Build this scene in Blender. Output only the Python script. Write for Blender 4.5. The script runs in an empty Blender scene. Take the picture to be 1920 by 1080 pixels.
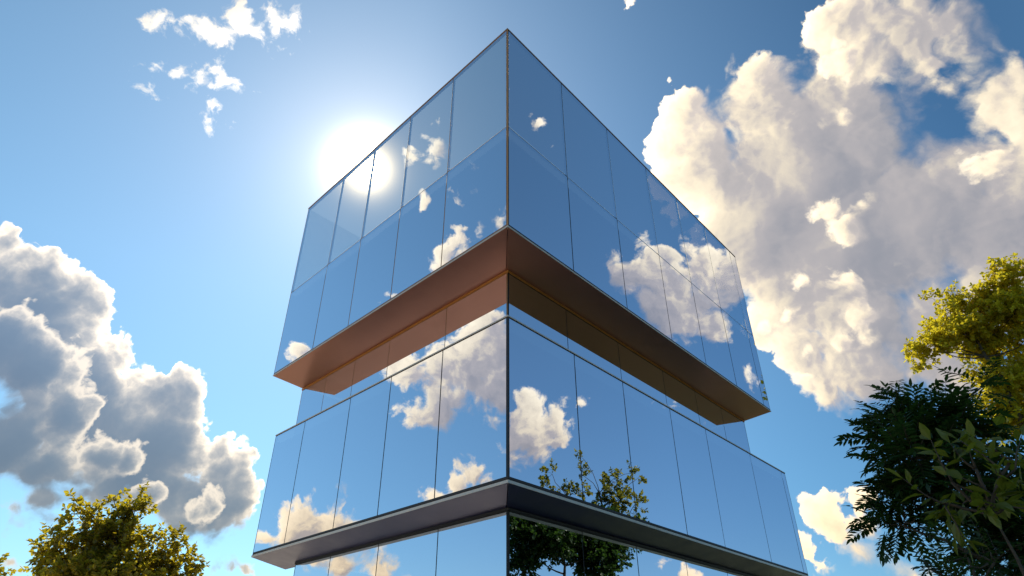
import bpy, bmesh, math, random
from mathutils import Vector, Matrix, Quaternion
R = math.radians
SC = bpy.context.scene
C = SC.collection
CLOUDS = {
    'front_far': [(-43.8,27.0,22),(-40.6,26.8,29),(-40.2,23.4,64),(-38.1,25.6,31),(-36.5,24.0,24),(-36.3,18.8,74),(-32.7,17.6,58),(-32.4,20.4,30),(-28.7,21.3,32),(-30.3,20.0,34),(-29.0,16.6,67),(-25.2,16.6,38),(-23.5,14.9,36),(-21.9,13.0,34),(-24.1,13.0,55),(-25.8,11.9,39),(-27.9,12.9,40),(-31.7,13.5,47),(-41.2,47.3,13),(-39.7,47.2,14),(-38.4,47.8,13),(-36.9,48.2,11),(-35.0,48.9,11),(-33.9,49.7,15),(-32.0,49.6,18),(-30.7,50.8,14),(-29.4,50.1,7),(-30.9,48.6,10),(-28.5,50.8,8),(-38.6,44.0,10),(-37.3,44.1,11),(-36.0,44.7,10),(-34.6,45.7,13),(-33.1,45.3,11),(-31.7,45.4,9),(-32.6,42.1,8),(-31.4,42.0,8),(-36.1,43.3,4),(-38.5,41.9,4),(-33.0,41.7,5),(17.9,54.6,3),(21.8,45.2,39),(19.1,43.2,28),(23.9,43.9,37),(18.1,41.5,20),(21.7,40.5,61),(29.8,45.5,32),(32.5,45.0,29),(27.7,44.8,29),(30.2,42.1,64),(36.8,47.7,21),(39.5,47.6,35),(39.5,44.6,51),(43.9,46.7,43),(45.3,44.1,48),(48.3,43.8,23),(47.8,41.9,24),(45.2,41.5,27),(49.5,38.4,29),(47.8,36.8,22),(48.4,35.4,22),(31.3,38.2,101),(36.7,37.8,79),(36.9,41.6,60),(26.1,35.0,102),(32.1,32.1,116),(38.5,31.4,100),(43.2,29.2,81),(43.2,33.4,45),(47.0,31.3,56),(43.0,24.8,57),(37.3,23.3,56),(31.7,25.6,74),(27.6,28.3,57),(26.5,24.5,32),(28.1,22.1,35),(30.9,21.9,44),(34.3,21.2,32),(37.7,20.4,36),(24.4,26.7,22),(26.4,11.6,22),(28.0,11.7,18),(25.4,10.5,23),(26.7,10.0,23),(28.3,10.4,18),(23.7,9.3,18),(24.6,8.3,19),(29.8,7.6,13),(30.7,7.5,9),(-35.6,7.6,14),(-36.4,9.0,10),(-35.4,10.0,7),(-37.7,12.4,9),(-33.9,10.9,8),(-21.7,8.4,13),(-22.9,7.8,12),(-36.3,11.1,11),(-35.0,12.0,15),(-20.5,8.1,8)],
    'front_near': [(-40.7,21.3,50),(-38.6,19.9,51),(-36.1,17.3,39),(-33.0,15.2,39),(-31.1,15.5,24),(-35.4,14.1,51),(-38.3,15.0,52),(-28.3,12.8,26),(-24.7,12.4,30),(31.6,41.3,9),(37.2,40.8,11),(45.8,33.6,22),(44.5,34.0,10),(32.7,34.5,21),(35.4,34.1,22),(33.3,32.9,29),(34.8,40.9,8),(32.2,28.5,25),(31.9,25.6,23),(29.9,23.9,29),(27.3,24.0,23),(32.2,23.8,23),(24.8,26.6,12),(26.5,26.8,15),(26.0,21.8,16),(41.8,43.2,25),(38.6,44.9,26),(36.5,29.5,8),(28.2,28.9,9)],
    'left': [(-78.3,45.0,19),(-78.3,43.8,21),(-76.8,43.4,13),(-79.4,43.2,11),(-81.7,40.6,13),(-82.6,39.7,11),(-80.2,41.0,6),(-83.1,36.9,25),(-81.4,35.5,16),(-84.9,37.4,12),(-87.5,38.5,11),(-86.5,37.7,7),(-80.0,34.4,10),(-78.8,39.7,5),(-83.5,42.5,4),(-75.7,31.5,10),(-75.0,30.7,11),(-74.3,29.9,10),(-74.4,32.5,4),(-67.8,25.3,11),(-66.9,24.8,4),(-69.0,25.6,8),(-78.8,21.0,22),(-81.2,22.3,37),(-83.8,24.7,50),(-86.6,26.8,52),(-86.9,23.6,47),(-78.5,24.4,32),(-81.2,25.3,39),(-85.5,28.9,43),(-87.3,20.6,21),(-87.7,17.9,14),(-87.5,19.5,16),(-83.2,15.6,23),(-84.7,16.1,20),(-86.2,15.3,20),(-81.4,14.3,17),(-82.6,13.9,18),(-71.0,12.5,33),(-69.3,11.5,26),(-73.0,12.1,33),(-75.5,11.4,23),(-69.2,15.3,6),(-70.6,16.2,4),(-72.6,16.9,4),(-72.8,9.3,19),(-77.9,8.7,23),(-74.7,9.0,21),(-79.9,8.1,16),(-80.7,26.7,7),(-68.5,10.5,17)],
    'right': [(66.6,33.6,27),(68.5,32.4,30),(64.6,32.7,35),(69.8,31.7,19),(71.2,32.5,7),(65.7,29.3,55),(61.7,33.4,32),(61.5,30.3,38),(62.4,35.3,12),(62.5,27.7,25),(67.4,28.6,32),(58.5,31.9,38),(78.5,45.7,2),(77.1,45.2,2),(80.3,43.1,1),(79.0,47.0,1),(59.9,22.2,13),(80.6,20.6,30),(81.8,19.9,29),(79.7,19.0,27),(81.1,21.7,27),(77.9,20.2,22),(76.6,20.7,14),(82.1,17.4,20),(81.2,17.9,20),(75.6,21.8,4),(81.6,24.3,4),(81.3,22.8,5),(80.0,15.8,5),(69.4,21.7,8),(64.4,19.2,7),(67.5,21.9,6),(69.8,8.7,18),(67.8,8.1,18),(79.9,20.1,11)],
}
# ------------------------------------------------------------------ sky
SUN_AZ, SUN_EL = R(-16.2), R(41.6)
SUN = Vector((math.sin(SUN_AZ)*math.cos(SUN_EL), math.cos(SUN_AZ)*math.cos(SUN_EL), math.sin(SUN_EL)))

class NT:
    """short-hand for building node trees"""
    def __init__(s, tree): s.t = tree; s.n = tree.nodes; s.l = tree.links
    def add(s, typ, **kw):
        n = s.n.new(typ)
        for k, v in kw.items(): setattr(n, k, v)
        return n
    def put(s, sock, v):
        if isinstance(v, bpy.types.NodeSocket): s.l.new(v, sock)
        elif v is not None: sock.default_value = v
    def math(s, op, a, b=None, c=None, clamp=False):
        n = s.add('ShaderNodeMath', operation=op, use_clamp=clamp)
        for i, v in enumerate((a, b, c)): s.put(n.inputs[i], v)
        return n.outputs[0]
    def vec(s, op, a, b=None, scale=None):
        n = s.add('ShaderNodeVectorMath', operation=op)
        s.put(n.inputs[0], a)
        if b is not None: s.put(n.inputs[1], b)
        if scale is not None: s.put(n.inputs['Scale'], scale)
        return n.outputs['Value'] if op in ('DISTANCE', 'DOT_PRODUCT', 'LENGTH') else n.outputs[0]
    def maprange(s, v, a, b, c=0.0, d=1.0, smooth=False):
        n = s.add('ShaderNodeMapRange', interpolation_type='SMOOTHSTEP' if smooth else 'LINEAR')
        for i, x in enumerate((v, a, b, c, d)): s.put(n.inputs[i], x)
        return n.outputs[0]
    def noise(s, v, scale, detail=2.0, rough=0.5, dist=0.0):
        n = s.add('ShaderNodeTexNoise')
        s.put(n.inputs['Vector'], v); s.put(n.inputs['Scale'], scale); s.put(n.inputs['Detail'], detail)
        s.put(n.inputs['Roughness'], rough); s.put(n.inputs['Distortion'], dist)
        return n.outputs
    def ramp(s, v, stops, interp='LINEAR'):
        n = s.add('ShaderNodeValToRGB'); n.color_ramp.interpolation = interp
        e = n.color_ramp.elements
        while len(e) < len(stops): e.new(0.5)
        for q, (pos, col) in zip(e, stops): q.position = pos; q.color = (*col, 1)
        s.put(n.inputs[0], v)
        return n.outputs[0]
    def mix(s, f, a, b, blend='MIX'):
        n = s.add('ShaderNodeMix', data_type='RGBA', blend_type=blend)
        s.put(n.inputs[0], f); s.put(n.inputs[6], a); s.put(n.inputs[7], b)
        return n.outputs[2]

def azel(az, el):
    a, e = R(az), R(el)
    return (math.sin(a)*math.cos(e), math.cos(a)*math.cos(e), math.sin(e))

def new_group(name, ins, outs):
    g = bpy.data.node_groups.new(name, 'ShaderNodeTree')
    for n, t in ins: g.interface.new_socket(n, in_out='INPUT', socket_type=t)
    for n, t in outs: g.interface.new_socket(n, in_out='OUTPUT', socket_type=t)
    k = NT(g)
    return g, k, k.add('NodeGroupInput').outputs, k.add('NodeGroupOutput').inputs

def smin(a, b, k):
    h = max(k - abs(a-b), 0)/k
    return min(a, b) - h*h*k/4

LUM = (.2126390, .7151687, .0721923)
def heap_map(k, az, el, blobs, box, rows):
    """the big heaps of a cloud bank as a coarse map over azimuth and elevation: distance to the outline, rows of colour ramps"""
    a0, a1, e0, e1 = box
    COLS, LIM = 32, .14
    pts = [(Vector(azel(*q[:2])), q[2]/1000) for q in blobs]
    grid = []
    for i in range(rows):
        el_i = e0 + (e1-e0)*i/(rows-1); row = []
        for j in range(COLS):
            v = Vector(azel(a0 + (a1-a0)*j/(COLS-1), el_i)); acc = 9.0
            for c, r in pts: acc = smin(acc, (v-c).length - r, .012)
            row.append(min(1, max(0, acc/(2*LIM) + .5)))
        grid.append(row)
    u = k.maprange(az, R(a0), R(a1)); w = k.maprange(el, math.sin(R(e0)), math.sin(R(e1)))
    # rows are spaced evenly in elevation; the ramp positions of the weights follow the sine
    s0, s1 = math.sin(R(e0)), math.sin(R(e1))
    pos = [(math.sin(R(e0 + (e1-e0)*i/(rows-1))) - s0)/(s1 - s0) for i in range(rows)]
    total = None
    for b in range(0, rows, 3):
        vals = [(j/(COLS-1), tuple(grid[b+c][j] if b+c < rows else 0 for c in range(3))) for j in range(COLS)]
        stops = [(pos[i], tuple(LUM[2]/LUM[c] if i == b+c else 0.0 for c in range(3))) for i in range(max(0, b-1), min(rows, b+4))]
        bw = k.add('ShaderNodeRGBToBW'); r1 = k.ramp(u, vals); r2 = k.ramp(w, stops)
        k.l.new(k.mix(1.0, r1, r2, 'MULTIPLY'), bw.inputs[0]); dt = bw.outputs[0]
        total = dt if total is None else k.math('ADD', total, dt)
    return k.math('MULTIPLY_ADD', total, 2*LIM/LUM[2], -LIM)

def cloud_layer(name, blobs, ramp, soft, box=None, rows=27, big=22, warp=.030, puff=.034, fine=.016, seed=0.0, lift=.95, dark=0.0, hard=.006, rimw=48.0, rims=2.8, wide=.40, relief=.26, shrink=0.0):
    # G: smooth outline distance at a direction
    gg, k, gi, go = new_group('heaps_' + name, [('Vector', 'NodeSocketVector')], [('G', 'NodeSocketFloat')])
    bigs = [q for q in blobs if q[2] >= big] if box else []
    acc = None
    if bigs:
        x = k.add('ShaderNodeSeparateXYZ'); k.put(x.inputs[0], gi[0])
        acc = heap_map(k, k.math('ARCTAN2', x.outputs[0], x.outputs[1]), x.outputs[2], bigs, box, rows)
    by = {}
    for q in blobs:
        if q not in bigs: by.setdefault(round(q[2]/3) if q[2] < 24 else round(q[2]/6)*2, []).append(q)
    for rq, qs in by.items():
        a = None
        for az, el, r in qs:
            c = k.vec('DISTANCE', gi[0], azel(az, el))
            a = c if a is None else k.math('SMOOTH_MIN', a, c, .010)
        a = k.math('SUBTRACT', a, max(rq, 1)*.003 - shrink)
        acc = a if acc is None else k.math('SMOOTH_MIN', acc, a, .010)
    k.put(go[0], acc)
    # B: billows of cells and noise
    gb, k, gi, go = new_group('billows_' + name, [('Vector', 'NodeSocketVector')], [('B', 'NodeSocketFloat')])
    v = k.add('ShaderNodeTexVoronoi', feature='F1')
    k.put(v.inputs['Vector'], gi[0]); k.put(v.inputs['Scale'], 15.0)
    k.put(v.inputs['Detail'], 2.0); k.put(v.inputs['Roughness'], .5); k.put(v.inputs['Lacunarity'], 2.4)
    pf = k.math('MULTIPLY', k.math('SUBTRACT', lift, v.outputs['Distance']), puff)
    n = k.math('MULTIPLY', k.math('SUBTRACT', k.noise(gi[0], 36.0, 4.0, .62)[0], .5), fine*2)
    k.put(go[0], k.math('ADD', pf, n))
    # the layer
    g, k, gi, go = new_group('clouds_' + name, [('Vector', 'NodeSocketVector'), ('Warp', 'NodeSocketVector')], [('Color', 'NodeSocketColor'), ('Alpha', 'NodeSocketFloat')])
    d = gi[0]
    wv = k.vec('SCALE', gi[1], scale=warp*2)
    def use(tree, v):
        n = k.add('ShaderNodeGroup', node_tree=tree); k.put(n.inputs[0], v); return n.outputs[0]
    sd = k.vec('DOT_PRODUCT', d, tuple(SUN))
    t = k.vec('NORMALIZE', k.vec('SUBTRACT', tuple(SUN), k.vec('SCALE', d, scale=sd)))
    dw = k.vec('ADD', d, wv); db = k.vec('ADD', dw, (seed, seed*.7, -seed*.4))
    s1 = k.vec('SCALE', t, scale=.010); s2 = k.vec('SCALE', t, scale=.055)
    g0 = use(gg, dw); f0 = k.math('SUBTRACT', use(gb, db), g0)
    f1 = k.math('SUBTRACT', use(gb, k.vec('ADD', db, s1)), use(gg, k.vec('ADD', dw, s1)))
    g2 = use(gg, k.vec('ADD', dw, s2))
    d1 = k.maprange(k.math('SUBTRACT', f0, f1), -.013, .013)
    d2 = k.maprange(k.math('SUBTRACT', g2, g0), -.055, .055)
    thin = k.math('EXPONENT', k.math('MULTIPLY', k.math('MAXIMUM', f0, 0.0), -70.0))
    deep = k.maprange(f0, .0, .10, 1.0, 0.0, True)
    lit = k.math('ADD', k.math('MULTIPLY', k.math('SUBTRACT', d1, .5), k.math('MULTIPLY_ADD', deep, relief, relief*.3)), k.math('MULTIPLY', d2, wide))
    lit = k.math('ADD', lit, k.math('MULTIPLY', deep, .12))
    zz = k.add('ShaderNodeSeparateXYZ'); k.put(zz.inputs[0], d)
    low = k.math('MULTIPLY_ADD', k.maprange(zz.outputs[2], .24, .13), -.20, dark)      # thinner, brighter bases near the horizon
    lit = k.math('ADD', lit, k.math('SUBTRACT', k.math('MULTIPLY_ADD', thin, .25, .12), low), clamp=True)
    th = k.math('ARCCOSINE', sd)
    fwd = k.math('EXPONENT', k.math('MULTIPLY', th, -2.6))      # forward scattering: rims shine towards the sun
    col = k.ramp(lit, ramp)
    col = k.mix(1.0, col, k.ramp(zz.outputs[2], [(.10, (1.0, .86, .68)), (.38, (1, 1, 1))]), 'MULTIPLY')   # low light is warmer
    rim = k.math('EXPONENT', k.math('MULTIPLY', k.math('MAXIMUM', f0, 0.0), -rimw))
    rim = k.math('MULTIPLY', k.math('MULTIPLY', rim, fwd), k.maprange(d2, .25, .8, .10, 1.0))
    k.put(go[0], k.vec('ADD', col, k.vec('SCALE', (1.35, 1.05, .66), scale=k.math('MULTIPLY', rim, rims))))
    edge = k.maprange(d2, .25, .70, soft, hard)
    k.put(go[1], k.maprange(f0, 0.0, edge, 0.0, 1.0, True))
    return g

RAMP_FAR = [(0.0, (.25, .28, .34)), (.30, (.33, .34, .39)), (.50, (.46, .44, .46)), (.66, (.86, .76, .60)), (.84, (1.10, .97, .74)), (1.0, (1.25, 1.12, .90))]
RAMP_LEFT = [(0.0, (.13, .22, .36)), (.34, (.17, .27, .41)), (.62, (.25, .34, .47)), (.80, (.55, .53, .53)), (.92, (1.05, .96, .76)), (1.0, (1.2, 1.1, .90))]

def build_world():
    w = bpy.data.worlds.new("World"); bpy.context.scene.world = w
    w.use_nodes = True
    k = NT(w.node_tree); k.n.clear()
    out = k.add('ShaderNodeOutputWorld')
    d = k.add('ShaderNodeTexCoord').outputs['Generated']
    sky = k.add('ShaderNodeTexSky', sky_type='NISHITA')
    sky.sun_disc = False; sky.sun_elevation = SUN_EL; sky.sun_rotation = SUN_AZ
    sky.air_density = AIR; sky.dust_density = DUST; sky.ozone_density = OZONE; sky.altitude = 0
    hs = k.add('ShaderNodeHueSaturation'); k.put(hs.inputs['Color'], sky.outputs[0]); hs.inputs['Saturation'].default_value = SKY_SAT; hs.inputs['Hue'].default_value=SKY_HUE
    gm = k.add('ShaderNodeGamma'); k.put(gm.inputs[0], hs.outputs[0]); gm.inputs[1].default_value = SKY_GAMMA
    th = k.math('ARCCOSINE', k.math('MINIMUM', k.vec('DOT_PRODUCT', d, tuple(SUN)), .999999))
    deg = k.math('MULTIPLY', th, 57.29578)
    def fall(peak, width, power=1.0):
        x = k.math('POWER', k.math('DIVIDE', deg, width), power)
        return k.math('MULTIPLY', k.math('EXPONENT', k.math('MULTIPLY', x, -1.0)), peak)
    away = k.ramp(k.math('DIVIDE', deg, 100.0), [(.08, (1, 1, 1)), (.26, (.80, .86, .88)), (.45, (.66, .76, .80)), (.58, (.62, .72, .78)), (.8, (.62, .70, .80)), (1.0, (.6, .7, .8))])
    xq = k.add('ShaderNodeSeparateXYZ'); k.put(xq.inputs[0], d)
    turn = k.math('DIVIDE', k.math('ARCTAN2', xq.outputs[0], xq.outputs[1]), R(100))
    clear = k.ramp(turn, [(.0, (.80, .86, .90)), (.20, (.62, .72, .80)), (.45, (.42, .56, .68)), (.68, (.86, .92, .98)), (.9, (1, 1, 1))])
    away = k.mix(k.maprange(turn, -.12, .0), away, k.mix(1.0, away, clear, 'MULTIPLY'))        # the air is clearest towards the east
    skycol = k.mix(1.0, gm.outputs[0], away, 'MULTIPLY')          # deeper blue away from the sun
    zd = k.add('ShaderNodeSeparateXYZ'); k.put(zd.inputs[0], d)
    skycol = k.mix(1.0, skycol, k.ramp(zd.outputs[2], [(.05, (.66, .70, .74)), (.50, (1, 1, 1))]), 'MULTIPLY')   # dull air near the horizon
    core = fall(GLOW[0], GLOW[1], 1.0); halo = fall(GLOW[2], GLOW[3]); wide = fall(GLOW[4], GLOW[5])
    def bg(col, s=1.0):
        n = k.add('ShaderNodeBackground'); k.put(n.inputs[0], col); k.put(n.inputs[1], s); return n.outputs[0]
    def add(a, b):
        n = k.add('ShaderNodeAddShader'); k.l.new(a, n.inputs[0]); k.l.new(b, n.inputs[1]); return n.outputs[0]
    def mixs(f, a, b):
        n = k.add('ShaderNodeMixShader'); k.put(n.inputs[0], f); k.l.new(a, n.inputs[1]); k.l.new(b, n.inputs[2]); return n.outputs[0]
    blue = lambda q: bg(skycol, SKY_STRENGTH*(1 + q*1e-4))   # one closure per part of the sky, so that each part is worked out only where it is seen
    warp = k.vec('SUBTRACT', k.noise(d, 6.0, 3.0, .55)[1], (.5, .5, .5))
    ragged = k.vec('SUBTRACT', k.noise(d, 27.0, 4.0, .62)[1], (.5, .5, .5))
    warp = k.vec('ADD', warp, k.vec('SCALE', ragged, scale=.30))
    def over(base, group):
        n = k.add('ShaderNodeGroup', node_tree=group); k.put(n.inputs[0], d); k.put(n.inputs[1], warp)
        return mixs(n.outputs['Alpha'], base, bg(n.outputs['Color'], CLOUD_GAIN))
    far, near = CLOUDS['front_far'], CLOUDS['front_near']
    scraps = [q for q in far if q[0] < 0 and q[1] > 32]
    west = over(over(over(blue(0), cloud_layer('west_high', scraps, RAMP_FAR, .022, warp=.042, puff=.026, fine=.034, lift=1.22, hard=.030, rims=4.0, seed=7.9, dark=-.25)), cloud_layer('west_far', [q for q in far if q[0] < 0 and q[1] <= 32], RAMP_LEFT, .030, dark=.13, wide=.24, rims=5.0, rimw=100.0, relief=.15, lift=.96, box=(-52, -8, 5, 56))),
                cloud_layer('west_near', [q for q in near if q[0] < 0], RAMP_LEFT, .060, warp=.032, seed=3.7, dark=.17, wide=.20, rims=6.0, rimw=125.0, relief=.15, hard=.010, lift=1.02))
    east = over(over(blue(1), cloud_layer('east_far', [q for q in far if q[0] >= 0], RAMP_FAR, .045, warp=.031, lift=1.15, dark=-.07, shrink=.008, box=(8, 58, 5, 58))),
                cloud_layer('east_near', [q for q in near if q[0] >= 0], RAMP_FAR, .075, warp=.029, seed=2.2, hard=.016, fine=.022))
    left = over(blue(2), cloud_layer('left', CLOUDS['left'], RAMP_FAR, .03, box=(-94, -62, 5, 50), warp=.040, fine=.026, lift=1.1, shrink=.004, hard=.014, seed=1.3))
    right = over(blue(3), cloud_layer('right', CLOUDS['right'], RAMP_FAR, .03, box=(58, 92, 5, 50), warp=.041, fine=.026, lift=1.1, shrink=.009, hard=.014, seed=5.1))
    xyz = k.add('ShaderNodeSeparateXYZ'); k.put(xyz.inputs[0], d)
    az = k.math('ARCTAN2', xyz.outputs[0], xyz.outputs[1])
    s = mixs(k.math('GREATER_THAN', az, 0.0), mixs(k.math('LESS_THAN', az, R(-58)), west, left), mixs(k.math('GREATER_THAN', az, R(58)), east, right))
    s = add(s, bg((1.0, .84, .58, 1), core)); s = add(s, bg((1.0, .84, .58, 1), halo)); s = add(s, bg((1.0, .86, .66, 1), wide))
    k.l.new(s, out.inputs[0])
    w.cycles.sampling_method = 'MANUAL'; w.cycles.sample_map_resolution = 512
    return w
AIR, DUST, OZONE, SKY_SAT, SKY_HUE, SKY_STRENGTH, CLOUD_GAIN = 1.0, .0, 2.2, .90, .478, .115, 1.0
SKY_GAMMA = 1.25
GLOW = (80.0, .66, .85, 4.6, .26, 14.0)
build_world()
su = bpy.data.lights.new('sun', 'SUN'); su.energy = 4.8; su.angle = R(.5); su.color = (1, .90, .74)
so = bpy.data.objects.new('sun', su); C.objects.link(so)
so.rotation_euler = (-SUN).to_track_quat('-Z', 'Y').to_euler()
# ------------------------------------------------------------------ materials
def material(name, fn):
    m = bpy.data.materials.new(name); m.use_nodes = True
    k = NT(m.node_tree); k.n.clear()
    out = k.add('ShaderNodeOutputMaterial')
    k.l.new(fn(k), out.inputs[0])
    return m
def principled(k, col, rough, metal=0.0, bump=None, **kw):
    n = k.add('ShaderNodeBsdfPrincipled')
    k.put(n.inputs['Base Color'], col if isinstance(col, bpy.types.NodeSocket) else (*col, 1)); k.put(n.inputs['Roughness'], rough); k.put(n.inputs['Metallic'], metal)
    if bump is not None: k.l.new(bump, n.inputs['Normal'])
    for key, v in kw.items(): k.put(n.inputs[key.replace('_', ' ')], v)
    return n.outputs[0]
def objco(k): return k.add('ShaderNodeTexCoord').outputs['Object']
def bumped(k, h, strength, dist):
    b = k.add('ShaderNodeBump'); k.put(b.inputs['Strength'], strength); k.put(b.inputs['Distance'], dist); k.l.new(h, b.inputs['Height']); return b.outputs[0]
def mottled(c0, c1, scale, rough, metal=0.0, bump=.0, detail=5.0, stretch=(1, 1, 1)):
    def fn(k):
        v = k.vec('MULTIPLY', objco(k), stretch)
        n = k.noise(v, scale, detail, .6)[0]
        col = k.ramp(n, [(.3, c0), (.7, c1)])
        return principled(k, col, k.maprange(n, .3, .7, rough-.05, rough+.07), metal, bumped(k, n, bump, .01) if bump else None)
    return fn
def mirror_glass(k, back=.955, thru=(.78, .66, .50)):
    # reflective coated glass: nearly all of the sky comes back, a little passes through
    o = objco(k)
    n = k.noise(o, .55, 1.0, .4)[0]                     # roller waves of toughened panes, hardly visible
    b = bumped(k, n, .0009, 1.0)
    g = k.add('ShaderNodeBsdfGlossy'); k.put(g.inputs['Color'], (.86, .90, .99, 1)); k.put(g.inputs['Roughness'], 0.0); k.l.new(b, g.inputs['Normal'])
    t = k.add('ShaderNodeBsdfTransparent'); k.put(t.inputs['Color'], (*thru, 1))
    m = k.add('ShaderNodeMixShader'); k.put(m.inputs[0], back)
    k.l.new(t.outputs[0], m.inputs[1]); k.l.new(g.outputs[0], m.inputs[2]); return m.outputs[0]
def clear_side(k):
    t = k.add('ShaderNodeBsdfTransparent'); k.put(t.inputs['Color'], (.9, .95, .95, 1)); return t.outputs[0]
M = dict(
    glass=material('coated_glass', mirror_glass), clear=material('clear_rear_glass', lambda k: mirror_glass(k, .12, (.96, .97, .97))), glow_glass=material('sun_glow_glass', lambda k: mirror_glass(k, .77, (.98, .86, .68))), pane_edge=material('pane_edge', clear_side),  # left top-row glass: clearer and warm-tinted to stand in for sun glare
    bronze=material('bronze_frame', mottled((.36, .19, .095), (.44, .24, .12), 9, .42, .25)),  # bronze, lightened to carry the sun's flare on the left joints
    steel_dark=material('dark_frame', mottled((.020, .017, .018), (.034, .028, .028), 9, .40, .3)),
    lip=material('pale_metal_lip', mottled((.60, .53, .46), (.68, .60, .52), 6, .38, .2)),
    soffit_bronze=material('bronze_soffit', mottled((.42, .19, .145), (.46, .215, .165), 1.3, .34, 0.6, .0)),
    soffit_slate=material('slate_soffit', mottled((.045, .048, .125), (.055, .058, .145), 1.3, .33, 0.5, .0)),
    joint=material('panel_joint', mottled((.03, .02, .016), (.045, .03, .022), 12, .7)),
    copper=material('copper_bar', mottled((.62, .26, .07), (.70, .31, .09), 8, .45, .3)),
    roof=material('roof_membrane', mottled((.42, .40, .37), (.52, .50, .46), 2.2, .8)),
    inside=material('office_interior', mottled((.035, .035, .04), (.07, .068, .066), .8, .9)),
    cladding=material('rear_cladding', mottled((.16, .17, .19), (.21, .22, .24), 2.0, .45, .4)),
    plinth=material('plinth_stone', mottled((.22, .21, .20), (.33, .31, .29), 3.0, .8, 0, .1)),
)
# ------------------------------------------------------------------ mesh helpers
def mesh_obj(name, verts, faces, mats, parent=None, fm=None, loc=(0, 0, 0), smooth=False):
    me = bpy.data.meshes.new(name); me.from_pydata([tuple(v) for v in verts], [], faces)
    for m in (mats if isinstance(mats, (list, tuple)) else [mats]): me.materials.append(m)
    if fm: me.polygons.foreach_set('material_index', fm)
    if smooth: me.polygons.foreach_set('use_smooth', [True]*len(faces))
    me.update()
    o = bpy.data.objects.new(name, me); C.objects.link(o); o.location = loc
    if parent: o.parent = parent
    return o
class MB:
    def __init__(s): s.v = []; s.f = []
    def prism(s, pts, z0, z1):
        """upright prism on a plan polygon given anticlockwise"""
        n = len(pts); b = len(s.v)
        s.v += [(x, y, z0) for x, y in pts] + [(x, y, z1) for x, y in pts]
        s.f.append(tuple(b+i for i in reversed(range(n)))); s.f.append(tuple(b+n+i for i in range(n)))
        for i in range(n): j = (i+1) % n; s.f.append((b+i, b+j, b+n+j, b+n+i))
    def tube(s, pts, radii, n=7):
        b = len(s.v); ref = Vector((.31, .77, .55))
        for i, p in enumerate(pts):
            t = (pts[min(i+1, len(pts)-1)] - pts[max(i-1, 0)]).normalized()
            a = t.cross(ref).normalized(); c = t.cross(a)
            s.v += [p + (a*math.cos(q*2*math.pi/n) + c*math.sin(q*2*math.pi/n))*radii[i] for q in range(n)]
        for i in range(len(pts)-1):
            for q in range(n): s.f.append((b+i*n+q, b+i*n+(q+1) % n, b+(i+1)*n+(q+1) % n, b+(i+1)*n+q))
        s.f.append(tuple(b+q for q in reversed(range(n)))); s.f.append(tuple(b+(len(pts)-1)*n+q for q in range(n)))
    def build(s, name, mat, parent=None, **kw): return mesh_obj(name, s.v, s.f, mat, parent, **kw)
def thing(name, label, cat, loc=(0, 0, 0), group=None):
    o = bpy.data.objects.new(name, None); C.objects.link(o); o.location = loc; o.empty_display_size = .5
    o['label'] = label; o['category'] = cat
    if group: o['group'] = group
    return o

# ------------------------------------------------------------------ the glass building
AL, AR = .76842, .71782                                   # plan directions of its two street faces
DL = Vector((-math.sin(AL), math.cos(AL))); DR = Vector((math.sin(AR), math.cos(AR)))
NL = Vector((-math.cos(AL), -math.sin(AL))); NR = Vector((math.cos(AR), -math.sin(AR)))
EYE = 1.6
def inset(corner_y, d):
    """the plan corner moved inwards so that both faces step back by d"""
    # solve p.NL = c.NL - d and p.NR = c.NR - d
    c = Vector((0, corner_y)); a, b = c.dot(NL)-d, c.dot(NR)-d
    det = NL.x*NR.y - NL.y*NR.x
    return Vector(((a*NR.y - b*NL.y)/det, (NL.x*b - NR.x*a)/det))
random.seed(11)
tower = thing('glass_building', 'mirror glass office building of stacked blocks with a bronze soffit under its jutting top', 'building', (0, 12, 0))
OFF = Vector((0, 12, 0))
def pane(parent, origin, du, nrm, u0, u1, z0, z1, mat='glass'):
    """one pane: coated outer face, thickness 24 mm; hung very slightly out of true, as panes are"""
    mid = origin + du*((u0+u1)/2); zc = (z0+z1)/2; w, h = (u1-u0)/2, (z1-z0)/2
    ty, tx = random.gauss(0, .0005), random.gauss(0, .0004)
    vs = []
    for depth in (0, -.024):
        for su, sz in ((-1, -1), (1, -1), (1, 1), (-1, 1)):
            q = du*(su*w) + nrm*(depth + su*w*ty + sz*h*tx)
            vs.append((q.x, q.y, sz*h))
    fs = [(0, 1, 2, 3), (7, 6, 5, 4), (0, 4, 5, 1), (1, 5, 6, 2), (2, 6, 7, 3), (3, 7, 4, 0)]
    if (Vector(vs[1])-Vector(vs[0])).cross(Vector(vs[2])-Vector(vs[0])).dot(nrm.to_3d()) < 0: fs = [tuple(reversed(f)) for f in fs]
    mesh_obj('glass_panel', vs, fs, [M[mat], M['pane_edge']], parent, fm=[0, 1, 1, 1, 1, 1], loc=(mid.x, mid.y-12, zc))
def strip(mb, origin, du, nrm, u0, u1, d0, d1, z0, z1):
    """bar along a face: from u0 to u1, from depth d0 to d1 outwards"""
    p = [origin + du*u0 + nrm*d0, origin + du*u1 + nrm*d0, origin + du*u1 + nrm*d1, origin + du*u0 + nrm*d1]
    p = [(q.x, q.y-12) for q in p]
    ar = sum(p[i][0]*p[(i+1) % 4][1] - p[(i+1) % 4][0]*p[i][1] for i in range(4))
    mb.prism(p if ar > 0 else p[::-1], z0, z1)
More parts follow.
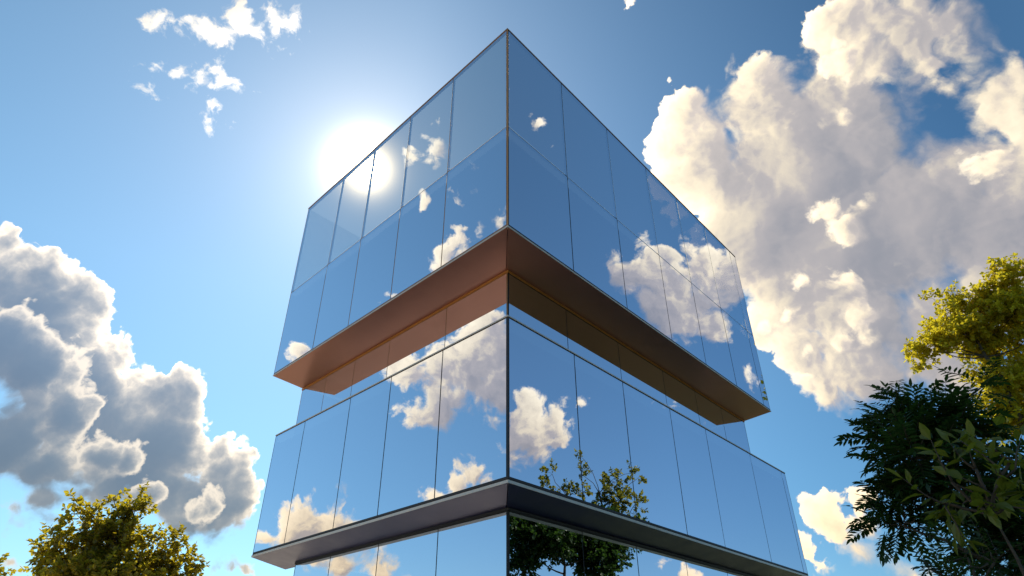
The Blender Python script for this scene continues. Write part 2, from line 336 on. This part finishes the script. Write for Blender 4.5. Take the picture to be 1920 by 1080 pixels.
def face(origin, du, nrm, us, zs, mat, jw=.034, corner=.02, top='glass'):
    """a curtain wall face: joints between panes, bars behind, panes"""
    fr = MB()
    for i, u in enumerate(us):
        if i == 0: strip(fr, origin, du, nrm, corner, .05, -.07, -.004, zs[0], zs[-1])
        elif i == len(us)-1: strip(fr, origin, du, nrm, u-.045, u-.002, -.07, -.004, zs[0], zs[-1])
        else: strip(fr, origin, du, nrm, u-jw/2, u+jw/2, -.07, -.004, zs[0], zs[-1])
    ends = [us[0]+.05] + us[1:-1] + [us[-1]-.045]
    for j, z in enumerate(zs):
        a, b = (z, z+.03) if j == 0 else ((z-.03, z) if j == len(zs)-1 else (z-.018, z+.018))
        for i in range(len(us)-1):
            l = ends[i] + (jw/2 if i else 0); r = ends[i+1] - (jw/2 if i < len(us)-2 else 0)
            strip(fr, origin, du, nrm, l, r, -.068, -.006, a, b)
    f = fr.build('curtain_wall', mat, tower)
    for j in range(len(zs)-1):
        za = zs[j] + (.03 if j == 0 else .018); zb = zs[j+1] - (.03 if j == len(zs)-2 else .018)
        for i in range(len(us)-1):
            l = ends[i] + (jw/2 if i else 0); r = ends[i+1] - (jw/2 if i < len(us)-2 else 0)
            pane(f, origin, du, nrm, l, r, za, zb, top if j == len(zs)-2 else 'glass')
    return f
def quad(o, ll, lr):
    """plan of a block: corner, right end, back, left end"""
    return [(q.x, q.y-12) for q in (o, o + DR*lr, o + DR*lr + DL*ll, o + DL*ll)]
def shrunk(corner_y, d, ll, lr, back=None):
    o = inset(corner_y, d); return quad(o, ll-d-(d if back is None else back), lr-d-(d if back is None else back))
def part(name, mat, *prisms):
    m = MB()
    for pl, z0, z1 in prisms: m.prism(pl, z0, z1)
    return m.build(name, mat, tower)
def edge(name, mat, corner_y, ll, lr, d0, d1, z0, z1, e0=.0, e1=.0):
    """trim running round the two street faces, mitred at the corner"""
    a, b = inset(corner_y, -d0), inset(corner_y, -d1); c = Vector((0, corner_y))
    m = MB()
    for du, L in ((DR, lr), (DL, ll)):
        n = NR if du is DR else NL
        e_a = c + du*L + n*d0; e_b = c + du*L + n*d1
        p = [(q.x, q.y-12) for q in (a, e_a, e_b, b)]
        ar = sum(p[i][0]*p[(i+1) % 4][1] - p[(i+1) % 4][0]*p[i][1] for i in range(4))
        m.prism(p if ar > 0 else p[::-1], z0, z1)
    return m.build(name, mat, tower)
def rear(corner_y, ll, lr, z0, z1, t=.16, name='rear_wall', mat='cladding'):
    """the two far walls of a block"""
    o = Vector((0, corner_y)); a, b, c = o + DR*lr, o + DR*lr + DL*ll, o + DL*ll
    m = MB()
    i1 = a - DR*t; i2 = b - DR*t - DL*t; i3 = c - DL*t
    g = .05
    a2, c2 = a + DL*g, c + DR*g; i1 = i1 + DL*g; i3 = i3 + DR*g
    for p in ((a2, b, i2, i1), (b, c2, i3, i2)):
        m.prism([(q.x, q.y-12) for q in p], z0, z1)
    return m.build(name, M[mat], tower)

YU, YB, YN, YG = 11.90, 12.0, 13.60, 13.24
Z_U0, Z_UM, Z_U1 = EYE+9.198, EYE+12.515, EYE+16.517
Z_B0, Z_B1 = EYE+3.313, EYE+6.881
DROP_U, DROP_B = .072, .147                             # the soffits fall slightly inwards
Z_N1, Z_G1 = Z_U0-DROP_U, Z_B0-DROP_B
UL = [0, 2.46, 4.68, 6.84, 8.90, 11.49]; UR = [0, 2.60, 5.18, 7.76, 10.06, 12.44, 14.84, 15.46]
BLF = [0, 2.19, 4.25, 6.14, 8.59, 10.43]; BRF = [0, 2.40, 4.52, 6.98, 9.17, 12.42, 15.17, 15.56]
NLF = [0, 2.42, 5.10, 7.00, 8.75, 10.40]; NRF = [0, 2.46, 5.09, 7.77, 10.05, 12.1, 14.21]
GLF = [0, 2.21, 4.49, 6.69, 8.58]; GRF = [0, 2.53, 4.82, 7.37, 9.93, 12.2, 13.7]
oU, oB, oN, oG = (Vector((0, y)) for y in (YU, YB, YN, YG))
LIPH, CAPH = .045, .05
# upper block
face(oU, DL, NL, UL, [Z_U0+LIPH+.025, Z_UM, Z_U1-.03], M['bronze'], top='glow_glass')
face(oU, DR, NR, UR, [Z_U0+LIPH+.025, Z_UM, Z_U1-.03], M['steel_dark'])
edge('corner_bar', M['copper'], YU, .02, .02, -.05, .004, Z_U0+LIPH+.025, Z_U1-.03)
edge('parapet_cap', M['bronze'], YU, 11.49, 15.46, -.10, .012, Z_U1-.03, Z_U1+.012)
edge('shadow_gap', M['joint'], YU, 11.49, 15.46, -.05, -.010, Z_U0+LIPH, Z_U0+LIPH+.025)
edge('edge_lip', M['lip'], YU, 11.50, 15.47, -.06, .012, Z_U0+.004, Z_U0+LIPH)
rear(YU, 11.49, 15.46, Z_U0+.05, Z_UM-.12)
rear(YU, 11.49, 15.46, Z_UM-.118, Z_U1-.03, .03, 'rear_glow_pane', 'clear')  # unseen, added clear so the bright sky shows through the top row
part('floor_slab', M['inside'], (shrunk(YU, .18, 11.49, 15.46), Z_U0+.05, Z_U0+.35))
part('roof_slab', M['inside'], (shrunk(YU, .18, 11.49, 15.46), Z_UM-.45, Z_UM-.12))
# soffit panels: a bronze plate mitred at the corner, with the joint between its two wings
def soffit(name, mat, corner_y, ll, lr, inner_y, z, drop):
    c = Vector((0, corner_y)); i = Vector((0, inner_y))
    wid = (i-c).dot(-NL)+.25
    ii = inset(corner_y, wid)
    m = MB(); g = .010
    for du, L, n, dv, W in ((DR, lr, NR, DL, ll), (DL, ll, NL, DR, lr)):
        s = c + du*(g); s2 = ii + du*(g)
        e = c + du*(L-.012); e2 = e + (ii - c).dot(-n)*0*n
        # far edge of this wing runs back along the other street direction
        k = wid/abs(dv.dot(n))
        e2 = e + dv*k
        s = s - n*.012*0
        p = [(q.x, q.y-12) for q in (s, e, e2, s2)]
        ar = sum(p[q][0]*p[(q+1) % 4][1] - p[(q+1) % 4][0]*p[q][1] for q in range(4))
        q0 = len(m.v); rev = ar <= 0
        m.prism(p if not rev else p[::-1], z, z+.045)
        low = (2, 3) if not rev else (0, 1)
        for q in low: m.v[q0+q] = (*m.v[q0+q][:2], z - drop*wid/(wid-.25))
    o = m.build(name, mat, tower)
    o2 = part('soffit_backing', M['joint'], (shrunk(corner_y, .10, ll, lr), z+.047, z+.049))
    return o, o2
so_u, _ = soffit('soffit', M['soffit_bronze'], YU, 11.49, 15.46, YN, Z_U0, DROP_U)
so_u['label'] = 'bronze brown soffit'
# neck between the blocks
edge('head_bar', M['copper'], YN, 10.40, 14.21, -.05, .02, Z_N1-.06, Z_N1-.002)
face(oN, DL, NL, NLF, [Z_B1-.20, Z_N1-.06], M['bronze'], .028)
face(oN, DR, NR, NRF, [Z_B1-.20, Z_N1-.06], M['steel_dark'], .028)
rear(YN, 10.40, 14.21, Z_B1-.20, Z_N1-.03)
part('office_core', M['inside'], (shrunk(YN, 1.6, 10.40, 14.21), Z_B1-.1, Z_N1-.06))
# lower block
face(oB, DL, NL, BLF, [Z_B0+.10, Z_B1-.018], M['steel_dark'])
face(oB, DR, NR, BRF, [Z_B0+.10, Z_B1-.018], M['steel_dark'])
edge('corner_bar', M['steel_dark'], YB, .018, .018, -.05, .004, Z_B0+.10, Z_B1-.018)
edge('parapet_cap', M['lip'], YB, 10.43, 15.56, -.10, .014, Z_B1-.018, Z_B1+.012)
edge('shadow_gap', M['joint'], YB, 10.43, 15.56, -.05, -.004, Z_B0+.060, Z_B0+.10)
edge('edge_lip', M['lip'], YB, 10.44, 15.57, -.06, .014, Z_B0+.004, Z_B0+.060)
rear(YB, 10.43, 15.56, Z_B0+.05, Z_B1-.22)
part('terrace_slab', M['roof'], (shrunk(YB, .18, 10.43, 15.56), Z_B1-.45, Z_B1-.21))
part('floor_slab', M['inside'], (shrunk(YB, .18, 10.43, 15.56), Z_B0+.05, Z_B0+.35))
part('office_core', M['inside'], (shrunk(YB, 1.5, 10.43, 15.56), Z_B0+.36, Z_B1-.46))
so_b, _ = soffit('soffit', M['soffit_slate'], YB, 10.43, 15.56, YG, Z_B0, DROP_B)
so_b['label'] = 'dark slate grey soffit'
# ground storey
edge('head_bar', M['steel_dark'], YG, 8.58, 13.7, -.05, .02, Z_G1-.05, Z_G1-.002)
face(oG, DL, NL, GLF, [.15, Z_G1-.05], M['steel_dark'], .032)
face(oG, DR, NR, GRF, [.15, Z_G1-.05], M['steel_dark'], .032)
rear(YG, 8.58, 13.7, .15, Z_G1-.06)
part('plinth', M['plinth'], (shrunk(YG, -.10, 8.58, 13.7), -.02, .148))
part('office_core', M['inside'], (shrunk(YG, 1.5, 8.58, 13.7), .149, Z_G1-.08))
# upper-storey interior, below the roof slab
part('office_core', M['inside'], (shrunk(YU, 1.5, 11.49, 15.46), Z_U0+.36, Z_UM-.46))

# ------------------------------------------------------------------ ground
def ground_mat(k):
    o = objco(k)
    n = k.noise(o, .8, 6, .6)[0]; n2 = k.noise(o, .05, 3, .5)[0]; n3 = k.noise(o, 30, 3, .6)[0]
    g = k.ramp(n, [(.3, (.035, .055, .015)), (.7, (.075, .10, .03))])
    s = k.ramp(n2, [(.4, (.10, .09, .04)), (.6, (.05, .08, .02))])
    return principled(k, k.mix(.5, g, s), .95, 0, bumped(k, n3, .5, .03))
def paving_mat(k):
    o = objco(k)
    b = k.add('ShaderNodeTexBrick'); k.put(b.inputs['Vector'], o)
    b.inputs['Scale'].default_value = 1.0; b.inputs['Mortar Size'].default_value = .008; b.inputs['Brick Width'].default_value = .9; b.inputs['Row Height'].default_value = .45
    b.inputs['Color1'].default_value = (.74, .62, .47, 1); b.inputs['Color2'].default_value = (.68, .57, .43, 1); b.inputs['Mortar'].default_value = (.14, .12, .10, 1)
    n = k.noise(o, 6, 6, .6)[0]
    return principled(k, k.mix(.25, b.outputs[0], k.ramp(n, [(.3, (.40, .33, .25)), (.7, (.66, .55, .42))])), .8, 0, bumped(k, n, .2, .01))
g = MB(); N = 40
gv = []; gf = []
for ring, rad in enumerate((0.001, 60, 300, 1500, 6000)):
    gv += [(math.cos(2*math.pi*i/N)*rad, math.sin(2*math.pi*i/N)*rad + 12, 0) for i in range(N)]
for r_ in range(4):
    for i in range(N): gf.append((r_*N+i, r_*N+(i+1) % N, (r_+1)*N+(i+1) % N, (r_+1)*N+i)[::-1])
o = mesh_obj('ground', gv, gf, material('lawn', ground_mat)); o['kind'] = 'structure'
def sheet(name, pts, z, mat):
    o = mesh_obj(name, [(x, y, z) for x, y in pts], [tuple(range(len(pts)))], mat); o['kind'] = 'structure'; return o
sheet('bounce_pavement', [(-40, -14), (1.5, -14), (1.5, 10), (9.5, 22.5), (9.5, 42), (-40, 42)], .004, material('bounce_paving', paving_mat))  # unseen, pale and left only, to bounce warm light onto the soffits
CLUMPS = {
    'left': [(-16.3,24.47,5.99,0.34,0.25),(-15.82,23.94,6.44,0.39,0.22),(-15.51,24.27,7.07,0.44,0.22),(-15.22,24.92,6.97,0.44,0.34),(-14.64,25.38,7.26,0.4,0.35),(-14.28,25.58,8.04,0.22,0.3),(-14.27,25.36,7.55,0.3,0.3),(-14.71,24.99,6.42,0.88,0.63),(-15.58,24.7,5.77,0.98,0.49),(-16.15,24.45,5.52,0.39,0.29),(-14.32,25.68,6.55,0.54,0.49),(-13.24,25.35,6.49,0.34,0.22),(-12.51,26.27,6.7,0.34,0.17),(-12.79,26.14,6.25,0.34,0.22),(-13.33,26.21,5.75,0.74,0.3),(-12.2,26.64,6.14,0.25,0.15),(-14.87,24.78,7.96,0.12,0.22),(-15.89,24.26,7.72,0.12,0.07),(-12.3,26.48,5.61,0.49,0.2),(-14.34,25.21,4.93,2.42,1.21),(-12.8,26.47,4.9,1.23,0.74),(-13.52,25.66,3.44,2.17,1.44)],
    'left_behind': [(-17.74,24.19,5.28,0.2,0.2),(-18.03,24.35,4.33,0.86,0.71),(-17.04,24.69,4.04,1.0,0.75),(-16.19,24.78,3.55,0.98,0.74)],
    'yellow': [(36.87,52.31,28.0,0.8,0.46),(37.93,52.05,28.25,1.04,0.52),(37.56,52.31,26.77,0.8,0.57),(39.65,51.26,29.8,1.29,0.7),(38.15,50.77,27.48,1.36,0.62),(39.85,49.31,29.91,1.04,0.69),(39.53,49.57,28.01,2.05,1.02),(40.38,49.65,32.06,0.53,0.47),(39.26,50.54,32.32,0.47,0.35),(41.8,48.99,30.54,1.75,0.94),(41.12,50.21,27.46,1.97,1.04),(42.86,47.53,31.13,1.52,0.93),(43.35,47.08,33.25,0.59,0.53),(43.82,46.09,32.03,1.29,1.05),(42.42,48.98,28.91,2.21,1.4),(43.03,46.83,29.0,1.95,1.49),(42.75,49.76,26.44,2.21,1.39),(40.77,49.85,24.23,1.36,0.79),(41.52,48.97,23.11,1.91,1.23),(40.28,49.74,21.55,1.33,0.89),(40.9,49.22,20.21,1.55,1.33),(40.14,50.23,19.37,1.11,0.66),(44.85,47.32,28.23,2.33,3.5),(43.08,48.94,22.15,2.04,3.4)],
    'mirrored': [(17.82,16.49,10.39,0.31,0.24),(18.07,16.21,9.85,0.24,0.21),(18.58,18.3,11.36,0.22,0.33),(18.41,18.03,10.62,0.43,0.24),(18.1,17.06,9.74,0.63,0.26),(18.26,17.98,9.64,0.59,0.27),(19.08,19.39,9.89,0.39,0.39),(19.25,20.03,10.48,0.67,0.5),(19.68,20.91,11.08,0.34,0.26),(19.66,21.45,10.96,0.23,0.2),(19.17,20.01,9.6,0.72,0.61),(19.66,21.07,9.58,0.51,0.4),(19.4,19.54,9.09,0.94,0.55),(19.22,18.42,8.77,1.09,0.44),(19.97,20.72,8.49,1.02,0.4)],
    'shade': [(16.64,15.92,7.91,0.66,0.56),(17.25,16.88,8.01,0.94,0.57),(17.51,18.3,7.91,1.19,0.58),(18.45,20.06,7.78,1.1,0.61),(17.09,16.47,7.21,1.03,0.62),(17.9,17.98,7.28,0.8,0.53),(18.37,19.47,7.15,1.09,0.55),(18.73,20.86,7.13,1.0,0.56),(17.17,16.23,6.44,0.67,0.62),(18.58,20.11,6.38,0.99,0.61),(17.8,17.6,7.84,1.22,0.53),(18.41,19.27,7.82,1.26,0.55),(16.76,17.39,7.4,1.28,0.62)],
    'dark': [(4.87,7.57,4.39,0.33,0.27),(4.9,7.55,4.7,0.14,0.13),(4.7,7.79,4.2,0.2,0.16),(5.19,7.6,4.41,0.35,0.25),(4.81,7.49,3.94,0.5,0.32),(5.44,7.54,4.27,0.44,0.32),(5.9,7.44,4.81,0.15,0.13),(4.98,7.49,3.54,0.5,0.32),(4.53,7.66,3.22,0.34,0.19),(4.69,7.8,3.58,0.31,0.19),(5.57,7.58,3.56,0.51,0.35),(5.61,7.42,3.16,0.39,0.44),(5.43,7.43,2.86,0.38,0.38),(5.93,7.42,3.08,0.4,0.48)],
    'broad': [(2.95,4.29,2.78,0.1,0.08),(3.1,4.23,2.85,0.12,0.09),(3.17,4.12,2.75,0.13,0.11),(3.08,4.31,2.71,0.13,0.09),(3.3,4.15,2.89,0.12,0.09),(3.19,4.23,2.62,0.13,0.1),(2.94,4.41,2.67,0.11,0.07)],
    'fern': [(3.65,5.98,2.5,0.15,0.09),(3.95,5.9,2.58,0.21,0.12),(4.04,5.72,2.51,0.25,0.16),(3.83,5.98,2.42,0.3,0.15),(3.85,5.84,2.22,0.35,0.23)],
}
# ------------------------------------------------------------------ trees
def leaf_mat(name, base, alt, thru, gloss=.35, twist=.5):
    def fn(k):
        geo = k.add('ShaderNodeNewGeometry')
        rnd = geo.outputs['Random Per Island']
        n = k.noise(objco(k), 1.6, 2, .5)[0]
        f = k.math('ADD', k.math('MULTIPLY', rnd, .55), k.maprange(n, .35, .65, 0, .45))
        col = k.mix(f, (*base, 1), (*alt, 1))
        d = k.add('ShaderNodeBsdfDiffuse'); k.l.new(col, d.inputs[0])
        t = k.add('ShaderNodeBsdfTranslucent'); k.l.new(k.mix(f, (*[c*.7 for c in thru], 1), (*thru, 1)), t.inputs[0])
        m = k.add('ShaderNodeMixShader'); m.inputs[0].default_value = twist; k.l.new(d.outputs[0], m.inputs[1]); k.l.new(t.outputs[0], m.inputs[2])
        g = k.add('ShaderNodeBsdfGlossy'); g.inputs['Color'].default_value = (.9, .95, .9, 1); g.inputs['Roughness'].default_value = gloss
        m2 = k.add('ShaderNodeMixShader'); m2.inputs[0].default_value = .035; k.l.new(m.outputs[0], m2.inputs[1]); k.l.new(g.outputs[0], m2.inputs[2])
        return m2.outputs[0]
    return material(name, fn)
BARK = material('bark', mottled((.045, .032, .022), (.10, .075, .05), 14, .9, 0, .5, 6, (1, 1, .25)))
rng = random.Random(5)
def rvec():
    while True:
        v = Vector((rng.uniform(-1, 1), rng.uniform(-1, 1), rng.uniform(-1, 1)))
        if .05 < v.length < 1: return v.normalized()
class Leaves:
    def __init__(s): s.v = []; s.f = []
    def leaf(s, p, d, up, L, W, fold=.22, droop=.15):
        """one leaf: two halves folded along the midrib, widest just under the middle"""
        d = d.normalized(); side = d.cross(up)
        if side.length < .05: side = d.orthogonal()
        side.normalize(); n = side.cross(d)
        b = len(s.v)
        mid = p + d*(L*.45) - n*(fold*W*.5)
        s.v += [p, p + d*(L*.42) + side*(W*.5), p + d*L - n*(droop*L), p + d*(L*.42) - side*(W*.5), mid,
                p + d*(L*.75) + side*(W*.34) - n*(droop*L*.4), p + d*(L*.75) - side*(W*.34) - n*(droop*L*.4)]
        s.f += [(b, b+1, b+5, b+4), (b+4, b+5, b+2, b+6), (b, b+4, b+6, b+3)]
    def frond(s, p, d, up, L, pairs, l, w):
        """a feathered leaf: leaflets in pairs along a drooping midrib"""
        d = d.normalized(); pts = []; q = p.copy()
        for i in range(pairs+1):
            pts.append(q.copy()); q = q + d*(L/pairs); d = (d + Vector((0, 0, -.55/pairs))).normalized()
        side = d.cross(up); side = side.normalized() if side.length > .05 else d.orthogonal().normalized()
        for i in range(1, pairs+1):
            t = (pts[i]-pts[i-1]).normalized(); k = l*(.65 + .5*math.sin(math.pi*i/(pairs+.6)))
            for sg in (-1, 1):
                s.leaf(pts[i], side*sg + t*rng.uniform(.45, .75) + rvec()*.12, up, k, w, .3, .12)
        s.leaf(pts[-1], d, up, l, w)
        return pts
def limb(p0, p1, r0, r1, bend=.12, n=6):
    """points and radii of a wandering, tapering branch"""
    L = (p1-p0).length; off = rvec()*L*bend; pts = []; rs = []
    for i in range(n+1):
        t = i/n
        pts.append(p0.lerp(p1, t) + off*math.sin(math.pi*t) + Vector((0, 0, -.06*L*math.sin(math.pi*t))) + (rvec()*L*.018 if 0 < i < n else Vector()))
        rs.append(r0 + (r1-r0)*t**.8)
    return pts, rs
def tree(name, label, cat, clumps, base, fork_z, r0, mat, style, dens, leaf, sprig, group=None, per=7, upbias=.35, fill=0):
    x, y = base
    t = thing(name, label, cat, (x, y, 0), group)
    o = Vector((x, y, 0)); wood = MB(); lv = Leaves()
    fork = Vector((0, 0, fork_z)) + Vector((rng.uniform(-.1, .1), rng.uniform(-.1, .1), 0))*fork_z*.3
    top = max(c[2] for c in clumps)
    lead = Vector((0, 0, 0))
    pts, rs = limb(Vector((0, 0, -.05)), fork, r0, r0*.72, .03, 8)
    rs[0] *= 1.35; wood.tube(pts, rs, 10)
    cs = [(Vector(c[:3]) - o, c[3], c[4]) for c in clumps]
    # a leader up through the crown; limbs leave it below the clump they feed
    mean = sum((c for c, _, _ in cs), Vector())/len(cs)
    tip = Vector((mean.x, mean.y, fork.z + (top - fork.z)*.75))
    lp, lr = limb(fork, tip, r0*.70, r0*.16, .06, 9); wood.tube(lp, lr, 8)
    for c, rh, rv in cs:
        j = min(range(len(lp)), key=lambda i: (lp[i]-c).length + max(0, lp[i].z - c.z + (c.xy-lp[i].xy).length*.5)*2.5)
        a, ra = limb(lp[j], c, max(lr[j]*.6, .012), .010, .14, 6); wood.tube(a, ra, 6)
        n = max(4, int(dens*rh*rh*rv*8/(sprig**2)/max(rh, rv)))
        for q in range(n):
            u = rvec(); u.z = u.z*.9 + .15
            s = rng.random()**.45
            start = c + Vector((u.x*rh, u.y*rh, u.z*rv))*(s*.80)
            d = (u + Vector((0, 0, upbias)) + rvec()*.65).normalized()
            if style == 'frond':
                pts = lv.frond(start, d, (rvec()*.5 + Vector((0, 0, 1))), sprig*rng.uniform(.7, 1.2), per, leaf[0]*rng.uniform(.8, 1.15), leaf[1])
                if q % 3 == 0: wood.tube([c.lerp(start, .25), c.lerp(start, .65) + rvec()*.03, start], [.009, .006, .004], 4)
                wood.tube([pts[0], pts[len(pts)//2], pts[-1]], [.0035, .003, .0015], 3)
                continue
            L = sprig*rng.uniform(.6, 1.25); sp = [start]; p = start.copy(); dd = d.copy()
            for i in range(per):
                p = p + dd*(L/per); dd = (dd + rvec()*.22).normalized(); sp.append(p.copy())
                ax = dd.cross(rvec()).normalized()
                for sg in ((1, -1) if style != 'single' else (1 if i % 2 else -1,)):
                    ld = (ax*sg + dd*rng.uniform(.3, .9) + rvec()*.45 + Vector((0, 0, -.12)))
                    k = rng.uniform(.5, 1.3)
                    lv.leaf(p, ld, rvec()*.6 + Vector((0, 0, 1)), leaf[0]*k, leaf[1]*k, .25, rng.uniform(.05, .3))
            lv.leaf(p, dd, rvec() + Vector((0, 0, .6)), leaf[0], leaf[1])
            if q % 2 == 0: wood.tube([c.lerp(start, .2), start, sp[per//2], sp[-1]], [.010, .007, .005, .002], 4)
    wood.build('trunk', BARK, t, smooth=True)
    mesh_obj('crown', lv.v, lv.f, mat, t)
    return t, len(lv.f)
LM = dict(
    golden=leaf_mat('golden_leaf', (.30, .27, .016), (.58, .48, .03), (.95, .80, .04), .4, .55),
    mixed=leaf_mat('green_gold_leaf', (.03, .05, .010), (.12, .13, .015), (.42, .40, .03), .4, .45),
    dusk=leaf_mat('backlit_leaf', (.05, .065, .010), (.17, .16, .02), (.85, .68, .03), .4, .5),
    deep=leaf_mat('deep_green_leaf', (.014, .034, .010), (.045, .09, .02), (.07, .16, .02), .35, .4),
    broad=leaf_mat('broad_green_leaf', (.075, .095, .010), (.15, .16, .016), (.26, .30, .02), .3, .45),
    fern=leaf_mat('fine_leaf', (.02, .04, .012), (.05, .08, .02), (.09, .16, .02), .4, .45),
)
stat = []
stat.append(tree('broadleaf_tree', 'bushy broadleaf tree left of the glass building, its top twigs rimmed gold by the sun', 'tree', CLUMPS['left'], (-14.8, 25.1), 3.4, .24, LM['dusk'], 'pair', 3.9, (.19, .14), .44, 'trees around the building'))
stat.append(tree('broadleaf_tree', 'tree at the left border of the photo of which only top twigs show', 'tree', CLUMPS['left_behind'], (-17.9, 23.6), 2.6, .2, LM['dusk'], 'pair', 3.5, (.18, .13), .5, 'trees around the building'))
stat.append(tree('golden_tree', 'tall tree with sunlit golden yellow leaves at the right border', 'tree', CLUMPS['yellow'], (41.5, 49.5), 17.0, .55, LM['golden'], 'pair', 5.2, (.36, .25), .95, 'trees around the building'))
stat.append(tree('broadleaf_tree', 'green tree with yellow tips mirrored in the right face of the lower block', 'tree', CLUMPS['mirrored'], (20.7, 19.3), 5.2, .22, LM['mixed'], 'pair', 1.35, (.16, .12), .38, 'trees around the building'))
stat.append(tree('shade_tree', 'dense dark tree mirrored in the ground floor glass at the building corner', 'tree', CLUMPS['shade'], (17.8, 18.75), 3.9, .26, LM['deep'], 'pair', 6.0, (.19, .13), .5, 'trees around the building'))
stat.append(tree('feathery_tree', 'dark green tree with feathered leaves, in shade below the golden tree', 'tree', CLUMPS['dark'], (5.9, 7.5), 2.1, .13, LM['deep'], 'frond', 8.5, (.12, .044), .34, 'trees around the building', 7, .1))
stat.append(tree('sapling', 'sapling with large oval olive green leaves in front of the dark feathered tree', 'sapling', CLUMPS['broad'], (3.25, 4.25), 1.6, .035, LM['broad'], 'single', 2.4, (.13, .058), .22, 'saplings at the lower right', 5, .2))
stat.append(tree('sapling', 'sapling with small narrow leaves at the bottom edge right of the building', 'sapling', CLUMPS['fern'], (3.9, 5.9), 1.3, .03, LM['fern'], 'frond', 2.2, (.075, .028), .26, 'saplings at the lower right', 6, .35))
print('leaf faces', [s[1] for s in stat])
# ------------------------------------------------------------------ camera and picture settings
CAM = Vector((0, 0, 1.6))
def build_camera():
    yaw, pitch, roll = .00786, .5635, -.00532
    fw = Vector((math.sin(yaw)*math.cos(pitch), math.cos(yaw)*math.cos(pitch), math.sin(pitch)))
    r = Vector((math.cos(yaw), -math.sin(yaw), 0)); u = r.cross(fw)
    r2 = r*math.cos(roll) + u*math.sin(roll); u2 = -r*math.sin(roll) + u*math.cos(roll)
    cam = bpy.data.cameras.new('camera'); o = bpy.data.objects.new('camera', cam); C.objects.link(o)
    o.matrix_world = Matrix(((r2.x, u2.x, -fw.x, CAM.x), (r2.y, u2.y, -fw.y, CAM.y), (r2.z, u2.z, -fw.z, CAM.z), (0, 0, 0, 1)))
    cam.sensor_width = 36; cam.lens = 36*1207.08/1920
    cam.clip_start = .05; cam.clip_end = 20000
    SC.camera = o
build_camera()
SC.view_settings.view_transform = 'Standard'; SC.view_settings.look = 'None'
SC.view_settings.exposure = 0.0; SC.view_settings.gamma = 1.0
SC.cycles.max_bounces = 10; SC.cycles.glossy_bounces = 6; SC.cycles.transparent_max_bounces = 24
SC.cycles.diffuse_bounces = 4; SC.cycles.transmission_bounces = 6
SC.cycles.caustics_reflective = False; SC.cycles.caustics_refractive = False
SC.cycles.use_adaptive_sampling = True; SC.cycles.adaptive_threshold = .012
SC.cycles.use_denoising = True; SC.cycles.denoiser = 'OPENIMAGEDENOISE'; SC.cycles.denoising_input_passes = 'RGB_ALBEDO_NORMAL'
